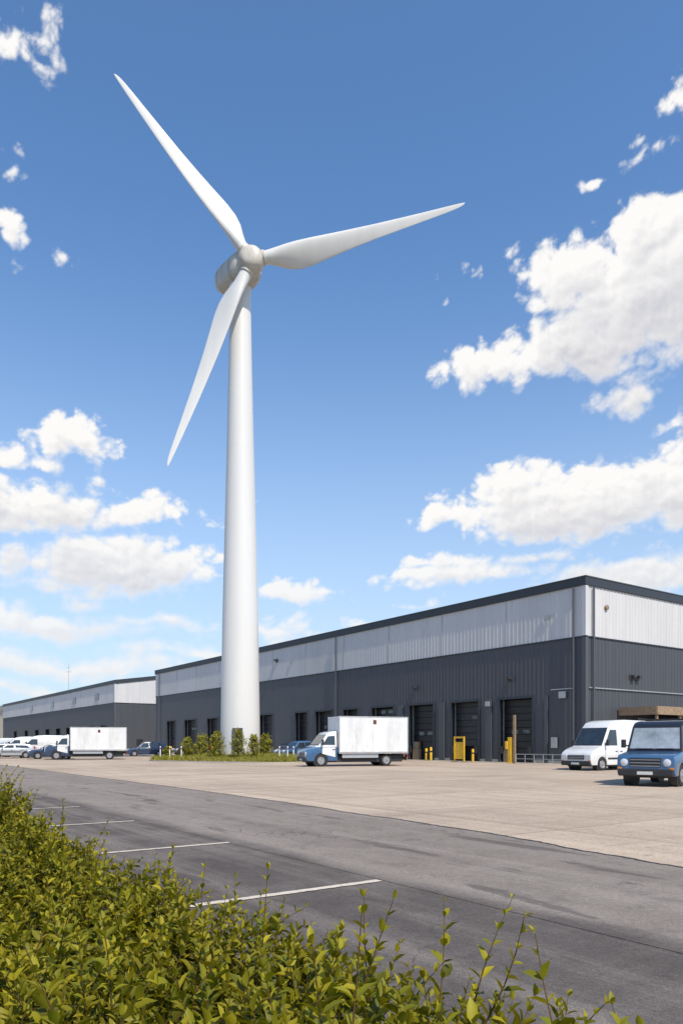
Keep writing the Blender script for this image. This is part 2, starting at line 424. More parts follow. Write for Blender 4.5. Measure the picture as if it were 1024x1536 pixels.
multibox('junction_boxes', [((-2.2, -.2, 4.9), (-1.6, -.05, 5.4)), ((-9.55, -.3, 4.6), (-9.15, -.142, 5.0)), ((-2.9, -.2, 1.2), (-2.4, -.05, 2.0))], M['galv'], wh)
lathe('wall_sounder', [(.02, 0), (.2, .02), (.18, .12), (.05, .16)], M['wood'], wh, seg=14, xf=Matrix.Rotation(math.pi/2, 4, 'Y'), center=(.07, 2.4, 11.6))
multibox('wall_pipe', [((.05, .3, 5.55), (.12, 14, 5.63)), ((-3.0, -.12, 5.55), (-.95, -.05, 5.62))], M['galv'], wh)
box('apron', (-83.9, -1.6, 0), (-2, -.12, .03), M['kerb'], wh)

wh2 = warehouse((-42.8, 138.6), 106, 21, 13.6, 9.26, [(5, 9), (13, 17), (21, 25), (30, 34), (39, 43), (49, 53), (60, 64), (72, 76), (86, 90)], gable=.15, detail=False)
wbx = []
for x in (-11, -27.5, -46, -68): wbx.append(((x-1.2, -.12, 10.3), (x+1.2, -.06, 11.6)))
multibox('high_windows', wbx, M['glass'], wh2)
multibox('end_doors', [((.05, 4.2, 0), (.12, 5.4, 2.4)), ((.05, 8, 0), (.12, 11, 4))], M['door_grey'], wh2)
e3 = empty('distant_warehouse_building', (-99, 262, 0), RZ)
box('walls', (-120, 0, 0), (0, 60, 17.5), M['beige'], e3)
box('roof_fascia', (-120.2, -.3, 17.5), (.3, 60.2, 20), M['beige'], e3)
corrug('front_cladding', 'x', -120, 0, 0, 17.5, M['beige'], e3, at=-.05, period=1.2, depth=.1)
e4 = empty('distant_shed_building', (60, 330, 0), RZ)
box('walls', (-60, 0, 0), (0, 40, 9), M['clad_light'], e4); box('roof', (-60.5, -.5, 9), (.5, 40.5, 9.6), M['trim_dark'], e4)
am = empty('radio_mast', (-93, 250, 0))
lathe('pole', [(.16, 0), (.05, 29)], M['galv'], am, seg=8)
multibox('crossbars', [((-.9, -.05, 26), (.9, .05, 26.12)), ((-.6, -.05, 27.5), (.6, .05, 27.6))], M['galv'], am)

sh = empty('timber_lean_to', (17.6, 53.0, 0), RZ)
multibox('roof_deck', [((.15, 3.9, 4.0), (3.2, 26, 4.16))], M['wood'], sh, bevel=.01)
multibox('fascia', [((3.2, 3.85, 3.62), (3.28, 26, 4.22)), ((.15, 3.82, 3.62), (3.2, 3.9, 4.22))], M['wood'], sh)
multibox('posts', [((3.0, y, 0), (3.15, y+.15, 4.0)) for y in np.arange(4.0, 26, 3.0)], M['wood'], sh)
multibox('boards', [((3.03, y, 0.05), (3.07, y+.27, 3.6)) for y in np.arange(7.2, 25.5, .29)], M['wood'], sh)

def bollard(x, y, h=1.15, r=.11):
    e = empty('yellow_bollard', (x, y, 0))
    lathe('post', [(r, 0), (r, h-.08), (r*.8, h-.02), (.02, h)], M['yellow'], e, seg=14)
    lathe('band', [(r+.004, h*.62), (r+.004, h*.74)], M['plastic'], e, seg=14)
    lathe('base_plate', [(r*1.7, .0), (r*1.7, .03)], M['galv'], e, seg=14)
def WL(x, y):   # warehouse local -> world
    c, s = math.cos(RZ), math.sin(RZ)
    return (17.6+c*x-s*y, 53.0+s*x+c*y)
for x in (-10.0, -15.1, -15.7, -20.8, -21.4, -26.4, -36.4, -59.5, -66, -74.2):
    bollard(*WL(x, -1.25), h=random.uniform(1.0, 1.3))
def gate(x, w, h):
    e = empty('yellow_dock_barrier', (*WL(x, -2.2), 0), RZ)
    multibox('frame', [((-w/2, -.06, 0), (-w/2+.12, .06, h)), ((w/2-.12, -.06, 0), (w/2, .06, h)), ((-w/2+.122, -.05, h-.14), (w/2-.122, .05, h)), ((-w/2+.122, -.05, .25), (w/2-.122, .05, .37))], M['yellow'], e, bevel=.01)
    multibox('panel', [((-w/2+.13, -.02, .38), (w/2-.13, .02, h-.45))], M['yellow'], e)
    multibox('feet', [((-w/2-.08, -.35, 0), (-w/2+.2, .35, .05)), ((w/2-.2, -.35, 0), (w/2+.08, .35, .05))], M['plastic'], e)
gate(-10.6, 1.2, 2.1)
e = empty('yellow_dock_control_post', (*WL(-5.3, -2.0), 0), RZ)
multibox('post', [((-.16, -.12, 0), (.16, .12, 2.0)), ((-.3, -.2, 0), (.3, .2, .08))], M['yellow'], e, bevel=.02)
box('control_box', (-.36, -.2, 1.1), (-.165, .1, 1.7), M['yellow'], e, bevel=.02)
multibox('timber_upright', [((.3, -.05, 0), (.5, .1, 3.7))], M['wood'], e, bevel=.01)
e = empty('pipe_railing', (*WL(-4.6, -2.1), 0), RZ)
for i in range(6): lathe('post', [(.03, 0), (.03, .75)], M['galv'], e, seg=8, center=(i*.85, 0, 0))
multibox('rails', [((0, -.02, .70), (4.25, .02, .75)), ((0, -.02, .36), (4.25, .02, .40))], M['galv'], e)
e = empty('timber_pallet_stack', (*WL(-18.6, -2.0), 0), RZ+.2)
bx = []
for k in range(6):
    for j in range(5): bx.append(((-.6+j*.26, -.5, k*.15+.11), (-.44+j*.26, .5, k*.15+.135)))
    for j in (-.5, -.06, .38): bx.append(((-.6, j, k*.15+.02), (.6, j+.12, k*.15+.109)))
multibox('planks', bx, M['wood'], e)

# ------------------------------------------------------------------ turbine
TX, TY = -9.1, 66.0
tb = empty('wind_turbine', (TX, TY, 0))
prof = []
for h, r in [(0, 1.9), (.25, 1.9), (.26, 1.76), (4, 1.74), (12, 1.62), (20, 1.43), (28, 1.22), (36, 1.03), (42.0, .93), (42.9, .93)]:
    prof.append((r, h))
lathe('tower', prof, M['tower'], tb, seg=96, sharp=40)
for h, r in ((12, 1.62), (28, 1.22)):
    lathe('tower_flange', [(r+.002, h-.03), (r+.007, h), (r+.002, h+.03)], M['tower'], tb, seg=96)
lathe('yaw_bearing', [(.96, 42.3), (1.0, 42.4), (1.0, 42.75), (.9, 42.9)], M['tower'], tb, seg=48)
multibox('tower_door', [((-.45, -1.86, .9), (.45, -1.5, 2.9))], M['clad_dark2'], tb, bevel=.03)
naz = math.atan2(-.80, .60)
nx = Matrix.Translation((0, 0, 43.75)) @ Matrix.Rotation(naz, 4, 'Z')
sec = [(-3.1, .60, .62, .62), (-3.0, .98, .95, .58), (-2.6, 1.22, 1.12, .5), (-1.4, 1.38, 1.26, .28), (.2, 1.45, 1.32, .06), (1.1, 1.40, 1.28, 0), (1.7, 1.2, 1.15, 0), (2.0, .8, .8, 0)]
V, F = [], []
ns = 40
for x, w, h, dz in sec:
    for i in range(ns):
        a = 2*math.pi*i/ns
        ca, sa = math.cos(a), math.sin(a)
        p = 2.9
        y = w*math.copysign(abs(ca)**(2/p), ca); z = h*math.copysign(abs(sa)**(2/p), sa)+dz
        V.append(nx @ Vector((x, y, z)))
for j in range(len(sec)-1):
    for i in range(ns):
        a, b = j*ns+i, j*ns+(i+1) % ns
        F.append((a, b, b+ns, a+ns))
F.append(tuple(range(ns))[::-1]); F.append(tuple((len(sec)-1)*ns+i for i in range(ns)))
mesh_obj('nacelle', V, F, M['nacelle'], tb, smooth=True, sharp=50)
def ring(x, f=1.010, wd=.035):
    xs = [s[0] for s in sec]
    w = np.interp(x, xs, [s[1] for s in sec])*f; h = np.interp(x, xs, [s[2] for s in sec])*f; dz = np.interp(x, xs, [s[3] for s in sec])
    V, F = [], []
    for dx in (-wd/2, wd/2):
        for i in range(ns):
            a = 2*math.pi*i/ns; ca, sa = math.cos(a), math.sin(a)
            V.append(nx @ Vector((x+dx, w*math.copysign(abs(ca)**(2/2.9), ca), h*math.copysign(abs(sa)**(2/2.9), sa)+dz)))
    for i in range(ns): F.append((i, (i+1) % ns, (i+1) % ns+ns, i+ns))
    mesh_obj('nacelle_seam', V, F, M['joint'], tb)
ring(-2.1); ring(.5)
def xbox(name, boxes, mat, xf, bevel=0):
    o = multibox(name, boxes, mat, tb, bevel)
    for v in o.data.vertices: v.co = xf @ v.co
    return o
xbox('nacelle_vents', [((-3.13, -.35, .3), (-3.08, .35, .9)), ((-2.0, -.35, -.99), (-1.3, .35, -.9))], M['joint'], nx)
xbox('nacelle_fittings', [((-1.9, -.5, 1.5), (-1.5, -.1, 1.75)), ((-2.5, .1, 1.5), (-2.44, .16, 2.2)), ((-.4, .3, 1.3), (.1, .7, 1.5))], M['joint'], nx)
HUB = Vector((1.22, -2.0, 43.72))
hp = []
for i in range(17):
    a = math.pi*i/16
    hp.append((1.16*math.sin(a)**.6 if 0 < i < 16 else .02, -.95*math.cos(a)))
lathe('hub', hp, M['nacelle'], tb, seg=40, axis='y', center=HUB, sharp=60)
lathe('main_shaft_cover', [(1.0, 0), (1.08, .3), (1.1, 1.0), (1.05, 1.8)], M['nacelle'], tb, seg=36,
      xf=Matrix.Rotation(math.pi/2, 4, 'X'), center=(HUB.x-.35, HUB.y+1.9, HUB.z), sharp=60)
def blade(theta, R):
    th = math.radians(theta)
    S = Vector((math.cos(th), 0, math.sin(th)))
    T = Vector((math.sin(th), 0, -math.cos(th)))
    A = Vector((0, -1, 0))
    r_ = [.03, .055, .08, .12, .17, .22, .28, .36, .46, .58, .70, .80, .88, .94, .975, .993, 1.0]
    c_ = [1.05, 1.05, 1.1, 1.40, 1.78, 1.92, 1.84, 1.60, 1.32, 1.04, .82, .64, .50, .38, .27, .15, .03]
    k_ = [1, 1, .93, .66, .46, .36, .30, .26, .23, .20, .18, .17, .16, .15, .15, .15, .15]
    rs = np.concatenate([np.linspace(.03, .4, 22), np.linspace(.43, .97, 22), [.98, .988, .994, .998, 1.0]])
    V, F = [], []; n = 32
    for r in rs:
        c = float(np.interp(r, r_, c_)); k = float(np.interp(r, r_, k_))
        tw = math.radians(34*(1-r)**1.6+4)
        rr = r*R
        off = (c/2-.52)*(1-.25*r)
        pre = .9*r*r
        for i in range(n):
            a = 2*math.pi*i/n
            x = math.cos(a); y = math.sin(a)
            round_ = max(0, min(1, (k-.3)/.6))
            tk = c*k*.5*y*(1-.55*(1-round_)*(x*.5+.5)**1.2)
            cx = c*.5*x*(1.0+.12*(1-round_))
            q = T*(cx*math.cos(tw)-tk*math.sin(tw)+off)+A*(-cx*math.sin(tw)-tk*math.cos(tw)+pre)
            V.append(HUB+S*rr+q)
    for j in range(len(rs)-1):
        for i in range(n):
            a, b = j*n+i, j*n+(i+1) % n
            F.append((a, b, b+n, a+n))
    F.append(tuple(range(n))[::-1]); F.append(tuple((len(rs)-1)*n+i for i in range(n)))
    mesh_obj('blade', V, F, M['tower'], tb, smooth=True, sharp=70)
    q = Vector((0, 0, 1)).rotation_difference(S).to_matrix().to_4x4()
    lathe('blade_collar', [(.60, .8), (.62, .85), (.62, 1.2), (.56, 1.25)], M['nacelle'], tb, seg=28, xf=q, center=HUB)
blade(125.9, 19.4); blade(12.2, 19.0); blade(247.8, 19.6)

# ------------------------------------------------------------------ leafy things
def leaf_mass(name, B, D, Ls, nodes, lsize, base_cols, parent=None, stem_r=.0016, young=True, spread=(40, 75), width=.46, tv=.3, ycol=(.36, .30, .02), yf=.4):
    K = len(B)
    D = D/np.linalg.norm(D, axis=1, keepdims=True)
    ref = RNG.normal(size=(K, 3)); X = np.cross(D, ref); X /= np.linalg.norm(X, axis=1, keepdims=True)
    Y = np.cross(D, X)
    bend = RNG.normal(0, .16, (K, 2))
    tint = RNG.uniform(1-tv, 1+tv, (K, 1))
    P_, Dr, Nn, Sz, Cc = [], [], [], [], []
    for j in range(nodes):
        s = .12+.88*(j/(nodes-1))
        for side in (0, 1):
            n = K
            ph = RNG.uniform(-.35, .35, n)+j*math.pi/2*1.05+side*math.pi
            be = np.radians(RNG.uniform(spread[0], spread[1], n)*(1-.5*s**2 if young else 1))
            R = X*np.cos(ph)[:, None]+Y*np.sin(ph)[:, None]
            ld = D*np.cos(be)[:, None]+R*np.sin(be)[:, None]
            nn = D*np.sin(be)[:, None]-R*np.cos(be)[:, None]
            nn += RNG.normal(0, .32, (n, 3))
            nn -= ld*np.sum(nn*ld, axis=1, keepdims=True); nn /= np.linalg.norm(nn, axis=1, keepdims=True)
            pos = B+D*(Ls*s)[:, None]+(X*bend[:, :1]+Y*bend[:, 1:])*(Ls*s*s)[:, None]
            size = lsize*RNG.uniform(.6, 1.25, n)*((1-.5*s**3) if young else 1)*(.75+.25*min(1, s*3))
            P_.append(pos); Dr.append(ld); Nn.append(nn); Sz.append(size)
            c = base_cols[RNG.integers(0, len(base_cols), n)]*RNG.uniform(.75, 1.25, (n, 1))*tint
            if young: c = c*(1-yf*s**2)+np.array(ycol)*(yf*s**2)
            Cc.append(c)
    P_ = np.concatenate(P_); Dr = np.concatenate(Dr); Nn = np.concatenate(Nn); Sz = np.concatenate(Sz); Cc = np.concatenate(Cc)
    W = np.cross(Nn, Dr)
    n = len(P_)
    # leaf blade folded along the midrib: base, two shoulders each side, drooping tip, and a midrib vertex pair
    loc = np.array([[0, 0, 0], [.28, .46, .09], [.66, .40, .06], [1, 0, -.14], [.66, -.40, .06], [.28, -.46, .09], [.34, 0, -.02], [.70, 0, -.04]])
    V = (P_[:, None, :]+Dr[:, None, :]*(loc[None, :, 0:1]*Sz[:, None, None])
         + W[:, None, :]*(loc[None, :, 1:2]*width*Sz[:, None, None])+Nn[:, None, :]*(loc[None, :, 2:3]*Sz[:, None, None]))
    V = V.reshape(-1, 3)
    nv = 8
    o = np.arange(n)[:, None]*nv
    # quads (the tip and base cells are kept as quads by including the rib)
    F = np.concatenate([o+np.array([[0, 1, 2, 6]]), o+np.array([[6, 2, 3, 7]]), o+np.array([[0, 6, 4, 5]]), o+np.array([[6, 7, 3, 4]])], axis=1).reshape(-1, 4)
    C = np.repeat(Cc, nv, axis=0)
    segs = 4
    base = len(V)
    SV = []
    for i in range(segs+1):
        s = i/segs
        p = B+D*(Ls*s)[:, None]+(X*bend[:, :1]+Y*bend[:, 1:])*(Ls*s*s)[:, None]
        r = stem_r*(1.6-1.1*i/segs)
        for k in range(3):
            a = 2*math.pi*k/3
            SV.append(p+(X*math.cos(a)+Y*math.sin(a))*r)
    SV = np.stack(SV, axis=1)
    m = (segs+1)*3
    q = []
    for i in range(segs):
        for k in range(3):
            q.append([i*3+k, i*3+(k+1) % 3, (i+1)*3+(k+1) % 3, (i+1)*3+k])
    SF = (base+np.arange(K)[:, None, None]*m+np.array(q)[None]).reshape(-1, 4)
    V = np.concatenate([V, SV.reshape(-1, 3)])
    F = np.concatenate([F, SF])
    C = np.concatenate([C, np.tile(np.array([[.14, .085, .03]]), (K*m, 1))])
    return fast_mesh(name, V, F, C, M['leaf'], parent)
def fast_mesh(name, V, F, C, mat, parent=None, smooth=False):
    me = bpy.data.meshes.new(name)
    me.vertices.add(len(V)); me.vertices.foreach_set('co', V.astype(np.float32).ravel())
    me.loops.add(len(F)*4); me.loops.foreach_set('vertex_index', F.astype(np.int32).ravel())
    me.polygons.add(len(F)); me.polygons.foreach_set('loop_start', np.arange(len(F), dtype=np.int32)*4)
    me.update(calc_edges=True)
    at = me.color_attributes.new('Col', 'FLOAT_COLOR', 'POINT')
    if C.shape[1] == 3: C = np.concatenate([C, np.ones((len(C), 1))], axis=1)
    at.data.foreach_set('color', C.astype(np.float32).ravel())
    if smooth: me.polygons.foreach_set('use_smooth', np.ones(len(F), dtype=bool))
    me.materials.append(mat)
    ob = bpy.data.objects.new(name, me); COL.objects.link(ob)
    if parent: ob.parent = parent
    return ob
def vnoise(x, y, seed=0):
    r = np.zeros_like(x)
    rr = np.random.default_rng(seed)
    for k in range(1, 6):
        for _ in range(3):
            a = rr.uniform(0, 6.28); f = 1.5*k**1.2*rr.uniform(.8, 1.3)
            r += np.sin((x*math.cos(a)+y*math.sin(a))*f+rr.uniform(0, 6.28))/k**.9
    return r/5
def hedge_h(t, v):
    base = np.interp(t, [-1.5, 0, 1, 1.5, 2, 3, 4, 5, 6, 7, 9, 14], [.85, .84, .88, .88, .82, .70, .68, .78, .90, 1.02, 1.12, 1.12])
    h = base+.13*vnoise(t*1.6, v*1.9, 5)
    e = np.clip((1.66-v)/.3, 0, 1); h *= .6+.4*np.sqrt(e)
    e = np.clip((v+.5)/.35, 0, 1); h *= .55+.45*np.sqrt(e)
    return h
hedge = empty('golden_privet_hedge')
cols = np.array([[.155, .16, .010], [.21, .195, .012], [.11, .13, .010], [.27, .23, .014], [.065, .085, .009], [.18, .175, .011]])
def place(n, t0, t1, v0=-.45, v1=1.62):
    return RNG.uniform(t0, t1, n), RNG.uniform(v0, v1, n)
def toworld(t, v, z):
    return np.stack([-SA*t+CA*v, CA*t+SA*v, z], axis=1)
T_, V_ = [], []
for n, a, b in ((260, -1.5, .3), (1150, .3, 4.0), (1250, 4.0, 9.0), (500, 9, 14)):
    t, v = place(n, a, b); T_.append(t); V_.append(v)
t = np.concatenate(T_); v = np.concatenate(V_)
L_ = RNG.uniform(.18, .36, len(t))
dpt = RNG.uniform(0, 1, len(t))**1.3*.34-.03
clump = .08*vnoise(t*5, v*5, 9)
z = hedge_h(t, v)-L_*.75-dpt+clump
D = np.stack([RNG.normal(0, .5, len(t)), RNG.normal(0, .5, len(t)), np.ones(len(t))], axis=1)
leaf_mass('foliage', toworld(t, v, z), D, L_, 8, .072, cols, hedge, width=.5)
# shorter leafy twigs filling between the long ones
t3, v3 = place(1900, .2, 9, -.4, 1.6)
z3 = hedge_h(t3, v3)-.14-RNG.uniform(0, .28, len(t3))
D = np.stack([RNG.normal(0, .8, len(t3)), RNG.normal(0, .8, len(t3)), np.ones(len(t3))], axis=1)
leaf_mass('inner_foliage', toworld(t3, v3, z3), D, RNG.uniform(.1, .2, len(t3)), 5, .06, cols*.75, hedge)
t1, v1 = place(230, .5, 9.5, .3, 1.62)
L1 = RNG.uniform(.24, .46, len(t1)); z1 = hedge_h(t1, v1)-.15
D = np.stack([RNG.normal(0, .28, len(t1)), RNG.normal(0, .28, len(t1)), np.ones(len(t1))], axis=1)
leaf_mass('young_shoots', toworld(t1, v1, z1), D, L1, 9, .056, cols*1.25, hedge, stem_r=.0022, yf=.6)
t2 = RNG.uniform(-1.5, 12, 1300); zz = RNG.uniform(.05, .7, 1300)
D = np.stack([CA+RNG.normal(0, .4, 1300), SA+RNG.normal(0, .4, 1300), RNG.uniform(.2, 1, 1300)], axis=1)
leaf_mass('side_foliage', toworld(t2, np.full(1300, 1.45)+RNG.normal(0, .05, 1300), zz), D, RNG.uniform(.12, .22, 1300), 6, .055, cols, hedge)
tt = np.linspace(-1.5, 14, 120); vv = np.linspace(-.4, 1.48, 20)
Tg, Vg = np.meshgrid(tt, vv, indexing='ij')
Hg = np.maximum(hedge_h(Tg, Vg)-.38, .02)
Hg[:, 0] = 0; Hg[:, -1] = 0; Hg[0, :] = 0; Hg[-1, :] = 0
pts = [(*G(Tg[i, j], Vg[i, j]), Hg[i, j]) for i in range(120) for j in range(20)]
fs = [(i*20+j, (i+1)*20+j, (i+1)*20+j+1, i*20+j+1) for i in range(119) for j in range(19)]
mesh_obj('dark_core_fill', pts, fs, M['core'], hedge, smooth=True, sharp=180)  # dark filler sheet under the leaves; stops see-through, inner shade in its colour

def shrub(x, y, h, w, seed):
    e = empty('shrub', (x, y, 0.3))
    n = 230
    th = RNG.uniform(0, 2*math.pi, n); zf = RNG.uniform(.04, .98, n)
    prof = np.sin(np.pi*np.clip(zf*.78+.22, 0, 1))**.7
    lump = 1+.22*np.sin(th*3+seed)+.15*np.sin(zf*14+seed*2)
    r = w/2*prof*lump*RNG.uniform(.25, .95, n)
    B = np.stack([r*np.cos(th), r*np.sin(th), zf*h*.85], axis=1)
    D = np.stack([np.cos(th)*.5+RNG.normal(0, .25, n), np.sin(th)*.5+RNG.normal(0, .25, n), np.full(n, .95)], axis=1)
    c = np.array([[.25, .26, .04], [.32, .31, .045], [.17, .19, .03], [.37, .33, .055]])*random.uniform(.85, 1.15)
    leaf_mass('foliage', B, D, RNG.uniform(.16, .32, n)*h/2, 5, .12, c, e, stem_r=.006, young=False, width=.5)
    V, F = [], []
    for k in range(6):
        a = random.uniform(0, 6.28); l = h*random.uniform(.5, .8)
        o = len(V)
        for i, s in enumerate((0, .5, 1)):
            rr = .04*(1-s*.7)
            for q in range(5):
                b = 2*math.pi*q/5
                V.append((math.cos(a)*w*.25*s+rr*math.cos(b), math.sin(a)*w*.25*s+rr*math.sin(b), l*s-.3*(s == 0)))
        for i in range(2):
            for q in range(5): F.append((o+i*5+q, o+i*5+(q+1) % 5, o+(i+1)*5+(q+1) % 5, o+(i+1)*5+q))
    mesh_obj('stems', V, F, M['bark'], e)
for i, (px, d, h, w) in enumerate([(-.210, 63, 1.9, 1.3), (-.190, 65.5, 2.3, 1.25), (-.169, 61.5, 2.4, 1.35), (-.1405, 60.5, 2.6, 1.2), (-.1195, 60.5, 2.1, .8), (-.1035, 63.5, 2.2, 1.2), (-.237, 66, 1.0, .8), (-.155, 70, 1.4, 1.4)]):
    shrub(px*d, d, h, w, i)
isl = [(-17.0, 64.5), (-16.2, 62.5), (-12.6, 59.4), (-8.0, 56.6), (-4.6, 55.2), (-3.0, 56.6), (-2.6, 62), (-3.4, 70), (-6, 77), (-10, 80), (-14, 77), (-16.9, 68)]
def smoothpoly(p, it=3):
    for _ in range(it):
        q = []
        for i in range(len(p)):
            a, b = p[i], p[(i+1) % len(p)]
            q += [(a[0]*.75+b[0]*.25, a[1]*.75+b[1]*.25), (a[0]*.25+b[0]*.75, a[1]*.25+b[1]*.75)]
        p = q
    return p
isl = smoothpoly(isl)
cx = sum(p[0] for p in isl)/len(isl); cy = sum(p[1] for p in isl)/len(isl)
def scl(f): return [((p[0]-cx)*f+cx, (p[1]-cy)*f+cy) for p in isl]
inn = scl(.985)
n = len(isl)
V = [(x, y, 0) for x, y in isl]+[(x, y, .12) for x, y in isl]+[(x, y, .12) for x, y in inn]+[(x, y, .02) for x, y in inn]
F = [(i+k*n, (i+1) % n+k*n, (i+1) % n+(k+1)*n, i+(k+1)*n) for k in range(3) for i in range(n)]
mesh_obj('island_kerb', V, F, M['kerb'])
def mound(f): return .09+.42*(1-f*f)**.8 if f < 1 else .09
V, F = [], []
fl = [.985, .93, .85, .7, .5, .25]
for f in fl: V += [(x, y, mound(f/.985)) for x, y in scl(f)]
for k in range(len(fl)-1): F += [(i+k*n, (i+1) % n+k*n, (i+1) % n+(k+1)*n, i+(k+1)*n) for i in range(n)]
F.append(tuple((len(fl)-1)*n+i for i in range(n)))
mesh_obj('planting_bed', V, F, M['soil'], smooth=True, sharp=180)
IA = np.array(isl)
iang = np.arctan2(IA[:, 1]-cy, IA[:, 0]-cx); irad = np.hypot(IA[:, 1]-cy, IA[:, 0]-cx); od = np.argsort(iang)
def isl_f(x, y):
    a = np.arctan2(y-cy, x-cx); return np.hypot(y-cy, x-cx)/np.interp(a, iang[od], irad[od], period=2*np.pi)
gp = np.stack([RNG.uniform(-17.2, -2.4, 42000), 55+25*RNG.random(42000)**1.6], axis=1)
ff = isl_f(gp[:, 0], gp[:, 1])
kp = (ff < .985) & (np.hypot(gp[:, 0]-TX, gp[:, 1]-TY) > 1.9)
gp = gp[kp]; ff = ff[kp]
n = len(gp)
gz = .09+.42*np.clip(1-(ff/.985)**2, 0, 1)**.8
hh = RNG.uniform(.12, .38, n)*(.8+.9*np.clip(vnoise(gp[:, 0]*.6, gp[:, 1]*.6, 3), -.5, 1))
a = RNG.uniform(0, 2*math.pi, n); w = RNG.uniform(.02, .05, n)
lean = RNG.normal(0, .12, (n, 2))
V = np.zeros((n, 3, 3))
V[:, 0, 0] = gp[:, 0]-np.cos(a)*w; V[:, 0, 1] = gp[:, 1]-np.sin(a)*w
V[:, 1, 0] = gp[:, 0]+np.cos(a)*w; V[:, 1, 1] = gp[:, 1]+np.sin(a)*w
V[:, 2, 0] = gp[:, 0]+lean[:, 0]; V[:, 2, 1] = gp[:, 1]+lean[:, 1]
V[:, 0:2, 2] = (gz-.02)[:, None]; V[:, 2, 2] = gz+hh
me = bpy.data.meshes.new('island_grass')
me.from_pydata(V.reshape(-1, 3).tolist(), [], [(3*i, 3*i+1, 3*i+2) for i in range(n)])
gc = np.array([[.24, .24, .04], [.32, .29, .05], [.38, .31, .08], [.17, .20, .035]])[RNG.integers(0, 4, n)]
at = me.color_attributes.new('Col', 'FLOAT_COLOR', 'POINT')
at.data.foreach_set('color', np.concatenate([np.repeat(gc, 3, axis=0), np.ones((n*3, 1))], axis=1).astype(np.float32).ravel())
me.materials.append(M['leaf'])
COL.objects.link(bpy.data.objects.new('island_grass', me))
for (x, y) in [(-15.6, 63.2), (-14.6, 62.4), (-13.4, 61.4), (-4.9, 58.0), (-4.3, 58.6), (-3.9, 59.6)]:
    e = empty('marker_post', (x, y, 0.12))
    lathe('post', [(.045, 0), (.045, 1.15), (.02, 1.2)], M['plate'], e, seg=10)
    lathe('reflector', [(.049, .92), (.049, 1.04)], M['red'], e, seg=10)

# ------------------------------------------------------------------ vehicles
def inset(poly, d):
    n = len(poly); out = []
    area = sum(poly[i][0]*poly[(i+1) % n][1]-poly[(i+1) % n][0]*poly[i][1] for i in range(n))
    sg = 1 if area > 0 else -1
    for i in range(n):
        a, b, c = Vector(poly[i-1]), Vector(poly[i]), Vector(poly[(i+1) % n])
        e1 = (b-a).normalized(); e2 = (c-b).normalized()
        n1 = Vector((-e1.y, e1.x))*sg; n2 = Vector((-e2.y, e2.x))*sg
        m = (n1+n2)
        if m.length < 1e-4: m = n1
        m = m/max(.6, m.length**2/2)
        out.append((b.x+m.x*d*.7, b.y+m.y*d*.7))
    return out
def body(name, poly, wf, b, mat, parent, X):
    """side outline extruded across the vehicle with rounded shoulders"""
    sl = [(0.0, b), (.12*b, .55*b), (.4*b, .2*b), (b, 0)]
    rings = []
    for dy, di in sl: rings.append([(x, wf(z)-dy, z) for x, z in inset(poly, di)])
    for dy, di in sl[::-1]: rings.append([(x, -(wf(z)-dy), z) for x, z in inset(poly, di)])
    V = [(X(p[0]), p[1], p[2]) for r in rings for p in r]
    n = len(poly)
    F = [(k*n+i, k*n+(i+1) % n, (k+1)*n+(i+1) % n, (k+1)*n+i) for k in range(len(rings)-1) for i in range(n)]
    F += [tuple(range(n))[::-1], tuple((len(rings)-1)*n+i for i in range(n))]
    o = mesh_obj(name, V, F, mat, parent, smooth=True, sharp=32)
    bm = bmesh.new(); bm.from_mesh(o.data); bmesh.ops.recalc_face_normals(bm, faces=bm.faces); bm.to_mesh(o.data); bm.free()
    o.data.set_sharp_from_angle(angle=math.radians(32))
    return o
def wheel(parent, x, y, r, w, side):
    e = Vector((x, y, r))
    pr = [(r*.60, -w/2), (r*.9, -w/2), (r*.985, -w*.38), (r, -w*.2), (r, w*.2), (r*.985, w*.38), (r*.9, w/2), (r*.60, w/2)]
    lathe('tyre', pr, M['tyre'], parent, seg=28, axis='y', center=e)
    s = side
    lathe('rim', [(r*.62, s*(w/2+.004)), (r*.60, s*(w/2+.012)), (r*.5, s*(w/2-.02)), (r*.2, s*(w/2-.03)), (r*.18, s*(w/2+.02)), (.02, s*(w/2+.03))], M['rim'], parent, seg=28, axis='y', center=e)
    V, F = [], []
    for k in range(6):
        a = 2*math.pi*k/6
        o = len(V)
        for (rr, da) in ((.27, -.2), (.27, .2), (.46, .25), (.46, -.25)):
            V.append((x+rr*r*math.cos(a+da), y+s*(w/2-.004), r+rr*r*math.sin(a+da)))
        F.append((o, o+1, o+2, o+3))
    mesh_obj('rim_slots', V, F, M['plastic'], parent)
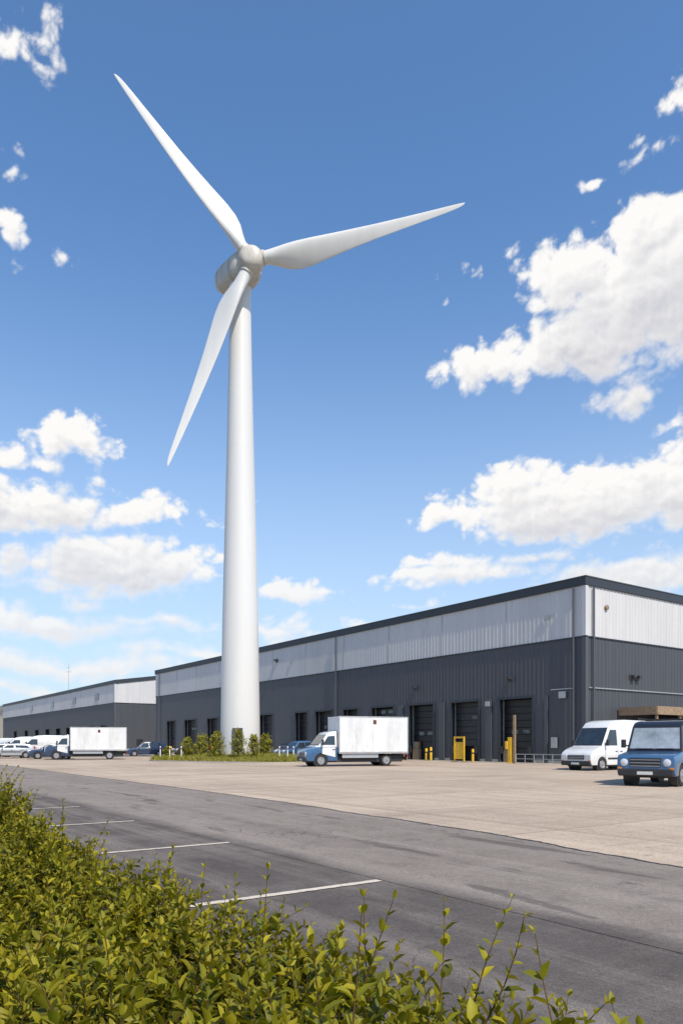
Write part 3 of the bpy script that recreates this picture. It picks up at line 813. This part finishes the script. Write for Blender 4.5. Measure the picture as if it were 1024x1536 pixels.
def vehicle(name, loc, heading, spec):
    e = empty(name, (*loc, 0.012), math.radians(heading))
    L, W = spec['L'], spec['W']; w = W/2
    X = lambda d: L/2-d
    zb, k = spec['zb'], spec.get('k', .12)
    r = spec.get('r', .36); cl = spec.get('clear', .3)
    top = spec['lower']
    bl = spec.get('body_len', L)
    arches = []
    for c in sorted(spec['wheels'], reverse=True):
        if c > bl: continue
        R = r+.07
        a0 = math.asin(max(-1, min(1, (cl-r)/R)))
        for i in range(11):
            a = a0+(math.pi-2*a0)*i/10
            arches.append((c+R*math.cos(a), r+R*math.sin(a)))
    poly = top+arches
    body('lower_body', poly, lambda z: w, .05, M[spec['paint']], e, X)
    wu = lambda z: w-.006-k*max(0, z-zb)
    body('cabin', spec['upper'], wu, .06, M[spec.get('paint2', spec['paint'])], e, X)
    box('underbody', (X(.3), -w+.22, cl-.08), (X(L-.3), w-.22, cl+.35), M['plastic'], e)
    for c in spec['wheels']:
        for s in (1, -1):
            ww = spec.get('ww', .22)
            wheel(e, X(c), s*(w-ww/2-.02), r, ww, s)
            if c <= bl:
                lathe('wheel_housing', [(r+.09, 0), (r+.09, .3)], M['plastic'], e, seg=20, axis='y', center=(X(c), (w-.36) if s > 0 else -(w-.06), r+.0))
    (d0, z0), (d1, z1) = spec['ws']
    dx, dz = d1-d0, z1-z0; ln = math.hypot(dx, dz); nxn, nzn = -dz/ln, dx/ln
    def wsq(nm, f0, f1, m_in, off, mat):
        q = []
        for f, s in ((f0, -1), (f0, 1), (f1, 1), (f1, -1)):
            d = d0+dx*f+nxn*off; z_ = z0+dz*f+nzn*off
            q.append((X(d), s*(wu(z_)-m_in), z_))
        mesh_obj(nm, q, [(0, 1, 2, 3)], M[mat], e)
    wsq('windscreen_seal', .03, .97, .05, .008, 'plastic')
    wsq('windscreen', .08, .93, .10, .014, spec.get('wsmat', 'glass'))
    for gl in spec['glass']:
        for s in (1, -1):
            mesh_obj('side_window', [(X(d), s*(wu(z_)+.007), z_) for d, z_ in gl], [tuple(range(len(gl)))], M['glass'], e)
    fz = spec.get('fz', 0)
    box('front_bumper', (X(-.05), -w+.04, cl-.02), (X(.28), w-.04, cl+.24+fz), M[spec.get('bumper', 'plastic')], e, bevel=.05)
    gz = cl+.30+fz
    gt = spec.get('gt', gz+.27)
    box('grille', (X(-.015), -w*.55, gz), (X(.15), w*.55, gt), M['plastic'], e, bevel=.02)
    multibox('grille_bars', [((X(-.03), -w*.52, gz+i*(gt-gz)/3+.03), (X(.1), w*.52, gz+i*(gt-gz)/3+.05)) for i in range(3)], M['alu'], e)
    hl = spec.get('hl', 'box')
    for s in (1, -1):
        if hl == 'box':
            box('headlamp', (X(-.02), s*(w*.60), gz+.04), (X(.3), s*(w+.004-.03), gz+.30), M['lamp'], e, bevel=.04)
        else:
            lathe('headlamp', [(.02, 0), (.10, .01), (.13, .03), (.13, .2)], M['lamp'], e, seg=20, xf=Matrix.Rotation(-math.pi/2, 4, 'Y'), center=(X(-.04), s*w*.74, gz+.16))
        box('indicator', (X(-.012), s*(w*.82), gz-.08), (X(.2), s*(w-.03), gz-.01), M['orange'], e, bevel=.01)
        if bl == L: box('tail_lamp', (X(bl-.1), s*(w-.2), .9), (X(bl+.02), s*(w-.01), 1.25), M['red'], e, bevel=.01)
        md, mz = spec['mirror']
        box('mirror', (X(md-.02), s*(w+.06), mz), (X(md+.1), s*(w+.22), mz+spec.get('mh', .28)), M['plastic'], e, bevel=.03)
        box('mirror_arm', (X(md+.02), s*(w-.08), mz+.05), (X(md+.06), s*(w+.07), mz+.1), M['plastic'], e)
        for d in spec.get('seams', []):
            mesh_obj('door_seam', [(X(d-.009), s*(w+.003), cl+.12), (X(d+.009), s*(w+.003), cl+.12), (X(d+.009), s*(w+.003), zb-.05), (X(d-.009), s*(w+.003), zb-.05)], [(0, 1, 2, 3)], M['plastic'], e)
        for d in spec.get('handles', []):
            box('door_handle', (X(d), s*(w-.01), zb-.2), (X(d+.18), s*(w+.035), zb-.155), M['plastic'], e, bevel=.008)
        if spec.get('mould', True):
            box('side_moulding', (X(spec['wheels'][0]+r+.14), s*(w-.02), .62), (X(min(bl, spec['wheels'][-1])-r-.14), s*(w+.02), .72), M['plastic'], e, bevel=.008)
    box('number_plate', (X(-.07), -.26, cl+.04), (X(-.045), .26, cl+.15), M['plate'], e)
    return e, X, w
def van_spec(L=5.6, H=2.55, W=2.0, paint='white_paint'):
    s = (H-1.25)/(2.6-1.25)
    zz = lambda z: 1.25+(z-1.25)*s
    lower = [(.10, .30), (.02, .42), (0, .62), (.02, .86), (.10, 1.0), (.30, 1.13), (.60, 1.25), (L-.02, 1.25), (L, .9), (L-.01, .45), (L-.06, .30)]
    upper = [(.60, 1.19), (.62, 1.26), (1.0, 1.36), (1.70, zz(2.25)), (1.95, zz(2.46)), (2.4, zz(2.58)), (3.2, zz(2.62)), (L-.4, zz(2.6)), (L-.1, zz(2.5)), (L-.02, 1.19)]
    return dict(L=L, W=W, zb=1.25, k=.10, lower=lower, upper=upper, wheels=[1.0, L-1.15], ws=((1.0, 1.36), (1.70, zz(2.25))),
                glass=[[(1.28, 1.40), (1.30, 1.50), (1.78, zz(2.12)), (2.35, zz(2.12)), (2.35, 1.40)]], mirror=(1.22, 1.38), mh=.34,
                seams=[1.25, 2.45, 3.65], handles=[2.15, 2.6], paint=paint, r=.35)
def car_spec(L=4.5, H=1.6, W=1.85, paint='navy_paint'):
    s = (H-1.0)/.6
    zz = lambda z: 1.0+(z-1.0)*s
    lower = [(.12, .28), (.02, .42), (0, .6), (.05, .78), (.25, .88), (1.0, 1.0), (L-.1, 1.0), (L, .85), (L, .5), (L-.08, .28)]
    upper = [(.95, .94), (1.1, 1.02), (1.75, zz(1.48)), (2.1, zz(1.58)), (2.9, zz(1.6)), (L-.55, zz(1.53)), (L-.22, zz(1.3)), (L-.08, .94)]
    return dict(L=L, W=W, zb=1.0, k=.28, lower=lower, upper=upper, wheels=[.85, L-.9], ws=((1.1, 1.02), (1.75, zz(1.48))),
                glass=[[(1.45, 1.06), (1.85, zz(1.44)), (2.5, zz(1.48)), (2.5, 1.06)], [(2.58, 1.06), (2.58, zz(1.48)), (L-.8, zz(1.45)), (L-.5, 1.06)]],
                mirror=(1.35, 1.02), mh=.16, seams=[1.35, 2.54, 3.4], handles=[2.2, 3.1], paint=paint, r=.33, gt=.74)
def box_truck(loc, heading, L=7.2, boxH=3.3, paint='blue_paint', paint2='white_paint', cabx=2.15):
    lower = [(.10, .36), (.0, .48), (0, .75), (.03, .98), (.14, 1.12), (.40, 1.22), (.62, 1.3), (cabx, 1.3), (cabx, .38)]
    upper = [(.62, 1.24), (.64, 1.31), (.85, 1.38), (1.42, 2.12), (1.62, 2.26), (1.9, 2.32), (cabx-.02, 2.33), (cabx-.02, 1.24)]
    spec = dict(L=L, W=2.05, zb=1.3, k=.10, lower=lower, upper=upper, body_len=cabx+.01, wheels=[1.02], ws=((.85, 1.38), (1.42, 2.12)),
                glass=[[(1.12, 1.42), (1.50, 1.98), (1.98, 2.02), (1.98, 1.42)]], mirror=(1.05, 1.4), mh=.38, seams=[1.08, 2.04], handles=[1.8],
                paint=paint, paint2=paint2, r=.40, clear=.36, ww=.25, mould=False)
    e, X, w = vehicle('box_truck', loc, heading, spec)
    for s in (1, -1):
        wheel(e, X(L-1.55), s*(1.0-.13), .40, .25, s)
        wheel(e, X(L-1.55), s*(1.0-.42), .40, .25, s)
        mesh_obj('door_panel', [(X(1.1), s*(w+.002), .84), (X(2.0), s*(w+.002), .62), (X(2.0), s*(w+.002), 1.26), (X(1.1), s*(w+.002), 1.26)], [(0, 1, 2, 3)], M['white_paint'], e)
    bx0, bx1, bz0 = cabx+.08, L, .92
    bw = 1.12
    box('cargo_box', (X(bx0), -bw, bz0), (X(bx1), bw, boxH), M['box_panel'], e, bevel=.02)
    t = .055; o = .012
    rails = []
    for s in (1, -1):
        rails += [((X(bx0-o), s*(bw-t), bz0-.08), (X(bx1+o), s*(bw+o), bz0+t)), ((X(bx0-o), s*(bw-t), boxH-t), (X(bx1+o), s*(bw+o), boxH+o))]
        rails += [((X(bx0-o-.001), s*(bw-t), bz0+t+.001), (X(bx0+t), s*(bw+o+.001), boxH-t-.001)), ((X(bx1-t), s*(bw-t), bz0+t+.001), (X(bx1+o+.001), s*(bw+o+.001), boxH-t-.001))]
    multibox('box_rails', rails, M['alu'], e, bevel=.006)
    seam = []
    for d in np.arange(bx0+1.2, bx1-.3, 1.2):
        for s in (1, -1): seam.append(((X(d-.006), s*(bw-.01), bz0+.06), (X(d+.006), s*(bw+.003), boxH-.06)))
    multibox('box_seams', seam, M['alu'], e)
    for s in (1, -1):
        box('side_sign', (X((bx0+bx1)/2-.06), s*bw, boxH-.5), (X((bx0+bx1)/2+.16), s*(bw+.012), boxH-.22), M['rust'], e)
        multibox('side_marker', [((X(d), s*(bw-.01), bz0-.04), (X(d+.12), s*(bw+.02), bz0+.0)) for d in (bx0+.5, bx0+2, bx1-.6)], M['orange'], e)
        box('side_guard', (X(bx0+.25), s*(.98), .56), (X(L-2.15), s*(1.03), .84), M['silver_paint'], e, bevel=.01)
        box('mudguard', (X(L-2.08), s*(.62), .84), (X(L-1.0), s*1.05, .89), M['plastic'], e, bevel=.01)
        box('rear_lamp', (X(L+.03), s*.7, .6), (X(L-.03), s*1.0, .75), M['red'], e)
    multibox('chassis', [((X(cabx-.3), .35, .55), (X(L-.05), .5, .8)), ((X(cabx-.3), -.5, .55), (X(L-.05), -.35, .8)), ((X(L-.1), -1, .45), (X(L-.02), 1, .6)), ((X(bx0+.4), -.9, .5), (X(bx0+1.3), -.55, .85))], M['plastic'], e, bevel=.01)
    box('fuel_tank', (X(bx0+.3), .55, .45), (X(bx0+1.4), .93, .84), M['cable'], e, bevel=.05)
    return e

box_truck((.75, 49.6), 180+20)
box_truck((-24.3, 70), 180+16, L=7.3, boxH=3.05, paint='navy_paint', paint2='white_paint')
vehicle('delivery_van', (15.45, 42.6), 180+34, van_spec(5.7, 2.85, 2.05))
def utility(loc, heading):
    L = 4.9
    lower = [(.10, .36), (.0, .5), (0, .85), (.03, 1.02), (.12, 1.1), (.95, 1.22), (L-.03, 1.22), (L, .9), (L, .5), (L-.06, .38)]
    upper = [(.85, 1.16), (.97, 1.25), (1.30, 2.12), (1.48, 2.27), (1.8, 2.33), (3.4, 2.35), (L-.25, 2.30), (L-.08, 2.18), (L-.03, 1.16)]
    spec = dict(L=L, W=1.95, zb=1.22, k=.11, lower=lower, upper=upper, wheels=[.92, L-1.0], ws=((.97, 1.25), (1.30, 2.12)), wsmat='glass_reflection',
                glass=[[(1.22, 1.30), (1.50, 2.05), (2.15, 2.08), (2.15, 1.30)], [(2.28, 1.30), (2.28, 2.08), (3.3, 2.08), (3.3, 1.30)], [(3.42, 1.30), (3.42, 2.08), (4.6, 2.06), (4.7, 1.30)]],
                mirror=(1.05, 1.35), mh=.3, seams=[1.18, 2.22, 3.35], handles=[1.9, 3.0], paint='blue_paint', paint2='black_paint', r=.38, clear=.38, hl='round', gt=1.0)
    e, X, w = vehicle('utility_vehicle', loc, heading, spec)
    multibox('roof_rack', [((X(1.6), -.8, 2.40), (X(4.4), -.76, 2.44)), ((X(1.6), .76, 2.40), (X(4.4), .8, 2.44))]+[((X(d), -.76, 2.36), (X(d+.05), .76, 2.40)) for d in (1.7, 2.6, 3.5, 4.3)], M['plastic'], e)
    multibox('wipers', [((X(.99), -.6, 1.31), (X(.96), -.05, 1.33)), ((X(.99), .1, 1.31), (X(.96), .65, 1.33))], M['plastic'], e)
    return e
utility((12.1, 27.3), 180+50)
vehicle('parked_car', (-23.4, 88), 200, car_spec(4.6, 1.75, 1.9, 'navy_paint'))
vehicle('parked_car', (-19.6, 95), 215, car_spec(4.4, 1.6, 1.85, 'black_paint'))
vehicle('parked_car', (-28.6, 72.5), 205, car_spec(4.4, 1.5, 1.8, 'navy_paint'))
vehicle('delivery_van', (-32.5, 79), 205, van_spec(5.2, 2.4, 1.95))
vehicle('delivery_van', (-36.6, 84), 208, van_spec(5.2, 2.3, 1.95))
vehicle('parked_car', (-34.2, 76), 205, car_spec(4.5, 1.5, 1.8, 'silver_paint'))
vehicle('parked_car', (-38.9, 82), 205, car_spec(4.5, 1.5, 1.8, 'blue_paint'))
vehicle('delivery_van', (-43.2, 93), 205, van_spec(5.2, 2.2, 1.95, 'silver_paint'))
vehicle('parked_car', (-42.5, 87), 205, car_spec(4.5, 1.5, 1.8, 'black_paint'))
vehicle('parked_car', (-47, 95), 205, car_spec(4.5, 1.5, 1.8, 'white_paint'))
vehicle('parked_car', (-4.2, 72), 215, car_spec(4.6, 1.8, 1.9, 'blue_paint'))
vehicle('parked_car', (-5.9, 85), 215, car_spec(4.6, 1.7, 1.9, 'navy_paint'))

nt_ = 900
xx = np.concatenate([RNG.uniform(-420, -60, 600), RNG.uniform(60, 420, 300)]); yy = 430+RNG.normal(0, 8, nt_)
Dt = np.stack([RNG.normal(0, .4, nt_), RNG.normal(0, .4, nt_), np.ones(nt_)], axis=1)
leaf_mass('distant_trees', np.stack([xx, yy, RNG.uniform(0, 5, nt_)], axis=1), Dt, RNG.uniform(3, 8, nt_), 6, 2.6, np.array([[.05, .07, .02], [.04, .055, .018]]), None, stem_r=.15, young=False, width=.7)

# ------------------------------------------------------------------ sun and sky
SUN = Vector((.32, -.55, .76)).normalized()
sl = bpy.data.lights.new('sun', 'SUN'); sl.energy = 4.7; sl.angle = math.radians(.53); sl.color = (1, .915, .79)
so = bpy.data.objects.new('sun', sl); COL.objects.link(so)
so.rotation_euler = SUN.to_track_quat('Z', 'Y').to_euler(); so.location = (20, -30, 60)
wd = bpy.data.worlds.new('World'); sc.world = wd; wd.use_nodes = True
nt = wd.node_tree; nt.nodes.clear(); L = nt.links.new
sky = nd(nt, 'ShaderNodeTexSky', sky_type='NISHITA', sun_disc=False)
sky.sun_elevation = math.asin(SUN.z); sky.sun_rotation = math.atan2(SUN.x, SUN.y)
sky.air_density = 1.0; sky.dust_density = .6; sky.ozone_density = 2.0
tc = nd(nt, 'ShaderNodeTexCoord'); sp = nd(nt, 'ShaderNodeSeparateXYZ'); L(tc.outputs['Generated'], sp.inputs[0])
hz = nd(nt, 'ShaderNodeMapRange', interpolation_type='SMOOTHERSTEP'); L(sp.outputs[2], hz.inputs[0])
hz.inputs[1].default_value = -.22; hz.inputs[2].default_value = .66; hz.inputs[3].default_value = 1.0; hz.inputs[4].default_value = 0
bs = nd(nt, 'ShaderNodeBackground'); bs.inputs['Strength'].default_value = .15
skc = mix(nt, 1.0, sky.outputs[0], (.86, 1.14, 1.34), 'MULTIPLY')
L(skc, bs.inputs['Color'])
bh = nd(nt, 'ShaderNodeBackground'); bh.inputs['Color'].default_value = (.67, .79, .93, 1); bh.inputs['Strength'].default_value = .96
ms = nd(nt, 'ShaderNodeMixShader'); L(hz.outputs[0], ms.inputs[0]); L(bs.outputs[0], ms.inputs[1]); L(bh.outputs[0], ms.inputs[2])
out = nd(nt, 'ShaderNodeOutputWorld'); L(ms.outputs[0], out.inputs['Surface'])

# ------------------------------------------------------------------ clouds: a far glowing shell, cumulus density and sun shading computed into its colour
# each entry: direction (x/y, z/y), half extents, strength
CL = [(-.46, .98, .080, .060, .50), (-.41, .93, .045, .045, .36), (-.434, .787, .045, .025, .20), (-.465, .71, .045, .050, .46), (-.375, .665, .030, .024, .30), (-.438, .64, .022, .018, .24),
      (-.37, .41, .070, .042, .75), (-.46, .387, .080, .032, .8), (-.43, .325, .155, .042, 1.0), (-.262, .318, .085, .024, .6), (-.31, .245, .170, .050, 1.1), (-.40, .215, .09, .022, .6),
      (-.35, .2, .07, .018, .5), (-.41, .16, .23, .032, .65), (-.24, .165, .16, .020, .55), (-.056, .2, .09, .022, .6), (-.106, .315, .02, .008, .18), (-.09, .155, .10, .020, .45),
      (-.37, .105, .30, .024, .6), (-.2, .12, .22, .018, .45), (-.40, .07, .3, .015, .5),
      (.45, .63, .175, .120, 1.5), (.32, .635, .090, .065, 1.1), (.42, .705, .095, .058, 1.1), (.215, .520, .100, .042, .8), (.335, .545, .125, .060, 1.1),
      (.39, .470, .060, .032, .75), (.155, .60, .045, .030, .34), (.175, .63, .03, .022, .26), (.40, .80, .065, .022, .46), (.335, .773, .030, .011, .34), (.470, .885, .038, .036, .6),
      (.33, .325, .205, .056, 1.25), (.46, .345, .135, .064, 1.2), (.150, .305, .080, .025, .75), (.24, .355, .075, .037, .85),
      (.160, .232, .145, .027, .8), (.26, .255, .10, .018, .55), (.41, .23, .18, .033, .9), (.46, .428, .055, .024, .6), (.115, .186, .05, .011, .4), (.05, .16, .12, .012, .3),
      (.8, .4, .25, .08, 1.1), (-.9, .45, .3, .09, 1.1), (1.3, .8, .3, .1, 1.0), (-.75, .2, .2, .03, .8), (.7, .2, .2, .03, .8)]  # last row: unseen clouds beside the view, added for lighting and other viewpoints
PERM = np.random.default_rng(3).permutation(256); PERM = np.concatenate([PERM, PERM])
GA = np.random.default_rng(4).uniform(0, 2*np.pi, 256); GX, GY = np.cos(GA), np.sin(GA)
def perlin(x, y):
    xi = np.floor(x).astype(int); yi = np.floor(y).astype(int)
    xf = x-xi; yf = y-yi; xi &= 255; yi &= 255
    u = xf*xf*xf*(xf*(xf*6-15)+10); w = yf*yf*yf*(yf*(yf*6-15)+10)
    def gr(ix, iy, dx, dy):
        h = PERM[PERM[ix & 255]+(iy & 255)]
        return GX[h]*dx+GY[h]*dy
    a = gr(xi, yi, xf, yf); b = gr(xi+1, yi, xf-1, yf); c = gr(xi, yi+1, xf, yf-1); d = gr(xi+1, yi+1, xf-1, yf-1)
    return (a+(b-a)*u)*(1-w)+(c+(d-c)*u)*w
def fbm(x, y, o, rough=.5):
    r = 0; a = 1
    for k in range(o):
        r = r+a*perlin(x+k*17.3, y+k*9.1); a *= rough; x = x*2.03; y = y*2.03
    return r
def billow(x, y, o, rough=.5):
    r = 0; a = 1
    for k in range(o):
        r = r+a*(np.abs(perlin(x+k*13.7, y+k*5.3))*2-.45); a *= rough; x = x*2.07; y = y*2.07
    return r
ELL = []
for a_, e_, ra, re, s in CL:
    az = math.atan(a_); el = math.atan(e_*math.cos(az))
    ELL.append((az, el, ra*math.cos(az)**2, re*math.cos(az)*math.cos(el)**2, s))
def cloud(az, el, oc):
    wx = fbm(az*10+3, el*13+8, 5)*.032; wy = fbm(az*10+40, el*13+21, 5)*.019
    x = az+wx; y = el+wy
    m = np.full(az.shape, -3.0)
    for ax, ey, rx, ry, s in ELL:
        dx = (x-ax)/rx; dy = (y-ey)/ry; dy = np.where(dy < 0, dy*1.2, dy)
        m = np.maximum(m, s*(1.08-np.sqrt(dx*dx+dy*dy))+(s-1)*.12)
    lowf = np.clip(el/.25, .5, 1)
    d = 1.6*m+lowf*(.66*billow(az*20, el*26, oc, .54)+.34*fbm(az*9+70, el*14+70, 3))
    return d
AZ = np.concatenate([np.arange(-1.15, -.47, .007), np.arange(-.47, .47, .00125), np.arange(.47, 1.16, .007)])
EL = np.concatenate([np.arange(-.003, .84, .0012), np.arange(.84, 1.2, .008)])
A2, E2 = np.meshgrid(AZ, EL, indexing='ij')
d0 = cloud(A2, E2, 7)
tau = np.zeros_like(d0)
for k in range(1, 8):
    tau += np.clip(cloud(A2-.0025*k, E2+.0075*k*(1+.12*k), 5), 0, 1.0)
fine = np.clip(d0-cloud(A2-.0035, E2+.007, 7), -.6, .6)
# crisp sun-side tops, frayed undersides
under = np.clip(tau/3.5, 0, 1)
al = np.clip((d0+.06*under)/(.50+.45*under), 0, 1); al = al*al*(3-2*al)
light = np.exp(-np.clip(tau-1.0, 0, 9)*.20)+fine*.5
thick = np.clip(d0/.9, 0, 1)
light = np.clip(light*(thick)+(1-thick)*.92, 0, 1.0)
S0 = np.array([.65, .655, .705]); S1 = np.array([1.02, 1.005, .985])
rgb = S0+(S1-S0)*light[..., None]  # shaded and sunlit cloud tones painted into the vertex colour
hzf = np.clip(1-E2/.30, 0, 1)[..., None]*.6
rgb = rgb*(1-hzf)+np.array([.86, .885, .93])*hzf  # horizon haze painted over the low clouds
al = al*np.clip((E2+.003)/.06, 0, 1)*(1-.3*hzf[..., 0])
R = 3400
P = np.stack([R*np.sin(A2)*np.cos(E2), R*np.cos(A2)*np.cos(E2), R*np.sin(E2)], axis=-1).reshape(-1, 3)
nA, nE = A2.shape
ii = (np.arange(nA-1)[:, None]*nE+np.arange(nE-1)[None, :]).reshape(-1)
Fq = np.stack([ii, ii+nE, ii+nE+1, ii+1], axis=1)
cm = bpy.data.materials.new('cloud_shaded_glow'); cm.use_nodes = True; cnt = cm.node_tree; cnt.nodes.clear()
ca_ = nd(cnt, 'ShaderNodeAttribute', attribute_name='Col')
em = nd(cnt, 'ShaderNodeEmission'); em.inputs['Strength'].default_value = .97
cnt.links.new(ca_.outputs['Color'], em.inputs['Color'])
tr = nd(cnt, 'ShaderNodeBsdfTransparent'); mx = nd(cnt, 'ShaderNodeMixShader')
cnt.links.new(ca_.outputs['Alpha'], mx.inputs[0]); cnt.links.new(tr.outputs[0], mx.inputs[1]); cnt.links.new(em.outputs[0], mx.inputs[2])
oo = nd(cnt, 'ShaderNodeOutputMaterial'); cnt.links.new(mx.outputs[0], oo.inputs['Surface'])
try: cm.cycles.emission_sampling = 'NONE'
except Exception as ex: print(ex)
keep = al.reshape(-1)
km = (keep[Fq] > .001).any(axis=1)
Fq = Fq[km]
used = np.unique(Fq); remap = np.zeros(len(P), dtype=np.int64); remap[used] = np.arange(len(used))
fast_mesh('sky_clouds', P[used], remap[Fq], np.concatenate([rgb.reshape(-1, 3), keep[:, None]], axis=1)[used], cm, smooth=True)

# ------------------------------------------------------------------ camera
cam = bpy.data.cameras.new('camera'); cam.sensor_fit = 'HORIZONTAL'; cam.sensor_width = 36; cam.lens = 38.67
cam.shift_y = .34; cam.clip_end = 6000; cam.clip_start = .05
co = bpy.data.objects.new('camera', cam); COL.objects.link(co)
co.location = (0, 0, 1.5); co.rotation_euler = (math.pi/2, 0, 0)
sc.camera = co
